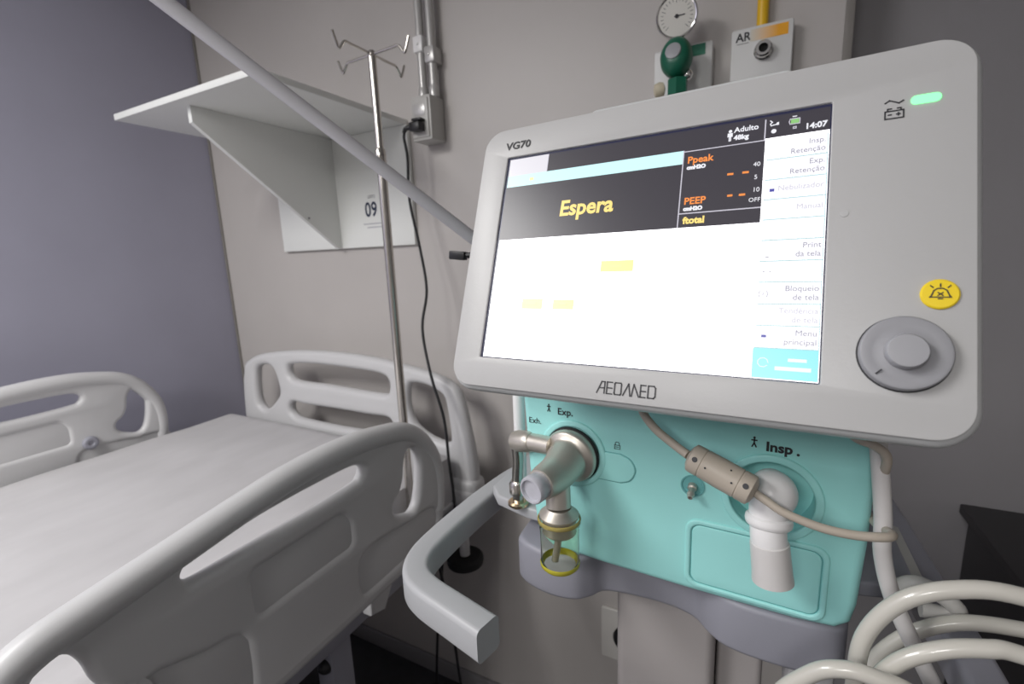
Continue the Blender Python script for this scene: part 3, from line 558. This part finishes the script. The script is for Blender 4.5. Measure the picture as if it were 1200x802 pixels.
# ---- inspiratory port
I0 = Vector((.0195, .430, -.2085))
ip = build('inspiratory_port', [lathe([(.015, -.014), (.015, .013)], along(I0, (-.02, -1, .10))),
    ball((.0195, .412, -.2020), .0190, (1, 1.05, 1), 28),
    tube([(.0187, .410, -.2000), (.0178, .402, -.2120), (.0180, .3975, -.2280), (.0195, .3965, -.2390)], lambda q: .0165 - .0030 * min(1, q * 1.6), 24, 5),
    lathe([(.0155, -.0015), (.0172, .0), (.0176, .003), (.0170, .006), (.0150, .008)], along((.0180, .4015, -.2175), (.01, -.20, -1)), 36)], 'whitepl', ven, label='white elbow pipe of the inspiratory port')
build('port_sleeve', lathe([(.0130, -.003), (.0142, -.002), (.0145, .0), (.0150, .024), (.0156, .0310), (.0143, .0314), (.0132, .010)], along((.0196, .3965, -.2390), (.125, -.03, -1)), 36, True), 'hosew', ip, label='translucent white sleeve open at the bottom')
# ---- cart
def curve_xy(L): return [tuple(v) for v in smooth2(L, 4)]
tray = [(-.2450, .47), (-.236, .452), (-.215, .443), (-.190, .440), (-.165, .445), (-.150, .458), (-.135, .474), (-.08, .480), (-.045, .474), (-.028, .458), (-.010, .446), (.020, .442), (.062, .444), (.084, .452), (.090, .475), (.090, .55), (.086, .63), (-.08, .64), (-.24, .63), (-.246, .55)]
build('cart_tray', prism(curve_xy(tray), [], -.392, -.3365, .006, XY(0)), 'cart', ven)
build('gap_shade', prism([(-.20, .47), (.062, .452), (.07, .62), (-.20, .62)], [], -.338, -.330, .002, XY(0)), 'blackmat', ven)  # black sheet painting the shadow in the gap between body and tray
build('cart_column', prism(rrect(-.1320, .4930, -.022, .620, .010), [], FL + .12, -.390, .003, XY(0)), 'column', ven)
build('side_column', prism(rrect(-.0215, .52, .027, .61, .008), [], FL + .12, -.390, .003, XY(0)), 'column', ven)
build('column_bracket', box(.045, .085, .47, .52, -.50, -.392, .006), 'bed', ven)
build('base_leg', [sweep([(-.08, .56, FL + .10), (-.08 + sx_ * .18, .56 + sy_ * .17, FL + .10), (-.08 + sx_ * .30, .56 + sy_ * .28, FL + .085)], rrect(-.03, -.022, .03, .022, .01, 3)) for sx_, sy_ in ((1, 1), (-1, 1), (1, -1), (-1, -1))], 'cart', ven)
for sx_, sy_ in ((1, 1), (-1, 1), (1, -1), (-1, -1)):
    x, y = -.08 + sx_ * .29, .56 + sy_ * .27
    build('caster', [lathe([(.008, 0), (.032, 0), (.036, .004), (.036, .020), (.032, .024), (.008, .024)], along((x - .012, y, FL + .037), (1, 0, 0)), 20), tube([(x, y, FL + .03), (x, y, FL + .08)], .008, 10, 1)], 'blackmat', ven)
sec = rrect(-.0145, -.0175, .0145, .0175, .006, 4)
def handle(mx):
    q = lambda x: x if mx > 0 else -.160 - x
    pts = [(q(-.285), (.640 if mx > 0 else .80), -.3425), (q(-.312), (.600 if mx > 0 else .74), -.3425), (q(-.323), .53, -.3425), (q(-.327), .46, -.3425), (q(-.327), .40, -.3425), (q(-.322), .368, -.3425), (q(-.308), .345, -.3425), (q(-.285), .332, -.3425), (q(-.245), .322, -.3425), (q(-.200), .3115, -.3425)]
    h = build('cart_handle', sweep(pts, sec), 'handle' if mx > 0 else 'cart', ven)  # right handle takes the darker cart grey: its shadow is put into the colour
    build('side_ledge', prism([(q(-.300), .50), (q(-.282), .480), (q(-.235), .467), (q(-.20), .465), (q(-.20), .62), (q(-.300), .62)], [], -.318, -.303, .003, XY(0)), 'handle' if mx > 0 else 'cart', ven)  # right ledge likewise darker, shade painted by its colour
handle(1); handle(-1)
build('ledge_post', [tube([(-.2470, .470, -.305), (-.2470, .470, -.27), (-.2440, .468, -.242), (-.2440, .465, -.222)], .0068, 16, 4), lathe([(.0105, 0), (.0105, .012), (.008, .016)], along((-.2470, .470, -.287), (0, 0, 1)), 24)], 'steel', ven)
build('post_ring', lathe([(.0105, 0), (.0128, .002), (.0128, .005), (.0105, .007)], along((-.2470, .470, -.304), (0, 0, 1)), 28), 'gold', ven)
build('rear_post', tube([(-.2600, .505, -.31), (-.2595, .505, -.22), (-.2590, .505, -.06)], .0075, 14, 1), 'whitepl', ven)
build('monitor_mount', [tube([(-.07, .52, -.12), (-.07, .50, -.04), (-.07, .46, .0)], .03, 18, 4), box(-.12, -.02, .46, .60, -.11, -.085, .008)], 'rim', ven)
# long white support arm
a_, b_ = Vector((-.368, .572, .033)), Vector((-.578, .330, .281)); d_ = (a_ - b_)
arm = build('support_arm', tube([b_ - d_ * .35, b_, a_, a_ + d_ * .22], .0088, 20, 1), 'armw', ven, label='long pale grey support arm slanting up to the left')
j = a_ + d_ * .22
build('arm_joint', [lathe([(.014, -.02), (.018, -.016), (.018, .016), (.014, .02)], along(j, (0, 0, 1)), 24), tube([j, (-.20, .60, -.10), (-.18, .56, -.15)], .010, 12, 4)], 'cart', arm)
build('arm_clamp_tip', box(-.380, -.355, .545, .555, -.004, .0075, .0015, Matrix.Translation((-.374, .55, 0)) @ Matrix.Rotation(.10, 4, 'Y') @ Matrix.Translation((.374, -.55, 0))), 'black', arm)
build('clamp_shank', tube([(-.365, .55, .0015), (-.30, .56, -.004), (-.25, .58, -.02)], .004, 8, 3), 'black', arm)

# ================================================================== CABLE WITH CONNECTOR, HOSES
t = thing('sensor_cable', 'beige cable with a thick barrel connector draped across the teal front', 'cable', (-.018, .385, -.19))
build('cable_lead', tube([(-.098, .450, -.110), (-.0935, .432, -.130), (-.0875, .415, -.1436), (-.0740, .405, -.1560), (-.0565, .398, -.1658), (-.0440, .391, -.1705)], .0037, 12), 'beige', t)
c0, c1 = Vector((-.0425, .391, -.1712)), Vector((.0062, .380, -.1880)); cdv = (c1 - c0); Ln = cdv.length
cf = along(c0, cdv)
cb = build('connector_barrel', lathe([(.0045, -.001), (.0085, 0), (.0118, .002), (.0122, .004), (.0122, .0108), (.0117, .0112), (.0117, .0118), (.0122, .0122), (.0124, Ln * .5), (.0122, Ln - .0122), (.0117, Ln - .0118), (.0117, Ln - .0112), (.0122, Ln - .0108), (.0122, Ln - .004), (.0118, Ln - .002), (.0085, Ln), (.0045, Ln + .001)], cf, 36), 'beige', t)
vw = (Vector((0, 0, 0)) - (c0 + c1) / 2).normalized(); side = cdv.normalized().cross(vw).normalized(); vn = side.cross(cdv.normalized()) 
if vn.dot(vw) < 0: vn = -vn
def on_barrel(s, u): 
    n = (vn * math.cos(u) + side * math.sin(u)); return c0 + cdv * s + n * .0121, n
mk = []
for s_, u, r in ((.12, .05, .0022), (.88, -.05, .0022), (.30, .2, .0008), (.70, .2, .0008), (.62, -.5, .0007)):
    p, n = on_barrel(s_, u); mk.append(xf(along(p, n) @ Matrix.Diagonal((1, 1.0, 1, 1)), lathe([(r, 0), (r, .0006), (0, .0006)], Matrix(), 12)))
build('connector_mark', mk, 'ink', cb)
build('cable_tail', tube([(.0060, .380, -.1880), (.0150, .378, -.1925), (.0273, .376, -.1985), (.0496, .376, -.2045), (.0700, .378, -.2065), (.0880, .382, -.2060), (.0945, .390, -.2075), (.0950, .405, -.2130), (.0940, .440, -.2250), (.0880, .50, -.23)], .0033, 12), 'beige', t)
tag(build('beige_cable_loop', tube([(.045, .45, -.115), (.0610, .430, -.1350), (.0716, .418, -.1470), (.0830, .412, -.1500), (.0905, .411, -.1560), (.0925, .418, -.1700), (.0930, .440, -.1950), (.0935, .47, -.2250), (.09, .52, -.24)], .0033, 12), 'beige', origin=(.09, .47, -.24)), 'short beige cable curling out behind the monitor at the right edge of the teal body', 'cable')
def sc(L): return [(x * y / .38, y, z_ * y / .38) for x, z_, y in L]
hv = sc([(.070, -.085, .44), (.077, -.125, .43), (.0855, -.186, .415), (.0880, -.218, .41), (.0965, -.250, .41), (.1120, -.285, .41), (.1290, -.320, .41)]) + [(.165, .41, -.40), (.20, .41, -.46), (.215, .42, -.55), (.19, .44, -.64)]
tag(build('straight_hose', tube(hv, .0059, 18, 7), 'hosew', origin=(.12, .41, -.30)), 'straight white hose running down along the right edge of the teal body', 'hose')
hp = [(.285, .40, -.40), (.28, .385, -.30), (.225, .38, -.240)] + sc([
    (.161, -.2275, .375), (.128, -.2330, .372), (.1025, -.2500, .370), (.0855, -.279, .370), (.0805, -.312, .372)]) + [(.085, .38, -.36), (.12, .39, -.42), (.20, .41, -.45), (.285, .428, -.40), (.29, .437, -.32), (.235, .437, -.288)] + sc([
    (.164, -.2505, .435), (.131, -.2575, .435), (.104, -.2800, .432), (.0875, -.315, .428)]) + [(.10, .41, -.39), (.15, .39, -.44), (.22, .375, -.42), (.265, .372, -.34), (.225, .375, -.275)] + sc([
    (.166, -.2690, .375), (.148, -.2710, .373), (.124, -.2820, .371), (.102, -.3030, .369), (.092, -.335, .367)]) + [(.10, .362, -.38), (.15, .357, -.42), (.21, .354, -.40), (.215, .352, -.35), (.165, .350, -.328)] + sc([
    (.118, -.3240, .352), (.097, -.3190, .350), (.074, -.3190, .350), (.052, -.333, .350)]) + [(.025, .350, -.345), (.02, .352, -.42)]
tag(build('coiled_hose', tube(hp, .0057, 18, 7), 'hose', origin=(.18, .40, -.45)), 'translucent white breathing hose hanging in loops at the right of the ventilator', 'hose')
tag(build('hose_hook', [tube(sc([(.097, -.262, .47), (.0985, -.243, .46), (.108, -.2345, .455), (.122, -.2395, .45), (.131, -.248, .45), (.127, -.253, .45), (.112, -.253, .45)]), .0065, 12, 5), box(.100, .150, .50, .60, -.325, -.306, .004)], 'boxgrey', origin=(.12, .50, -.325)), 'small grey plastic hook clipped to the cart ledge behind the hose loops', 'hook')
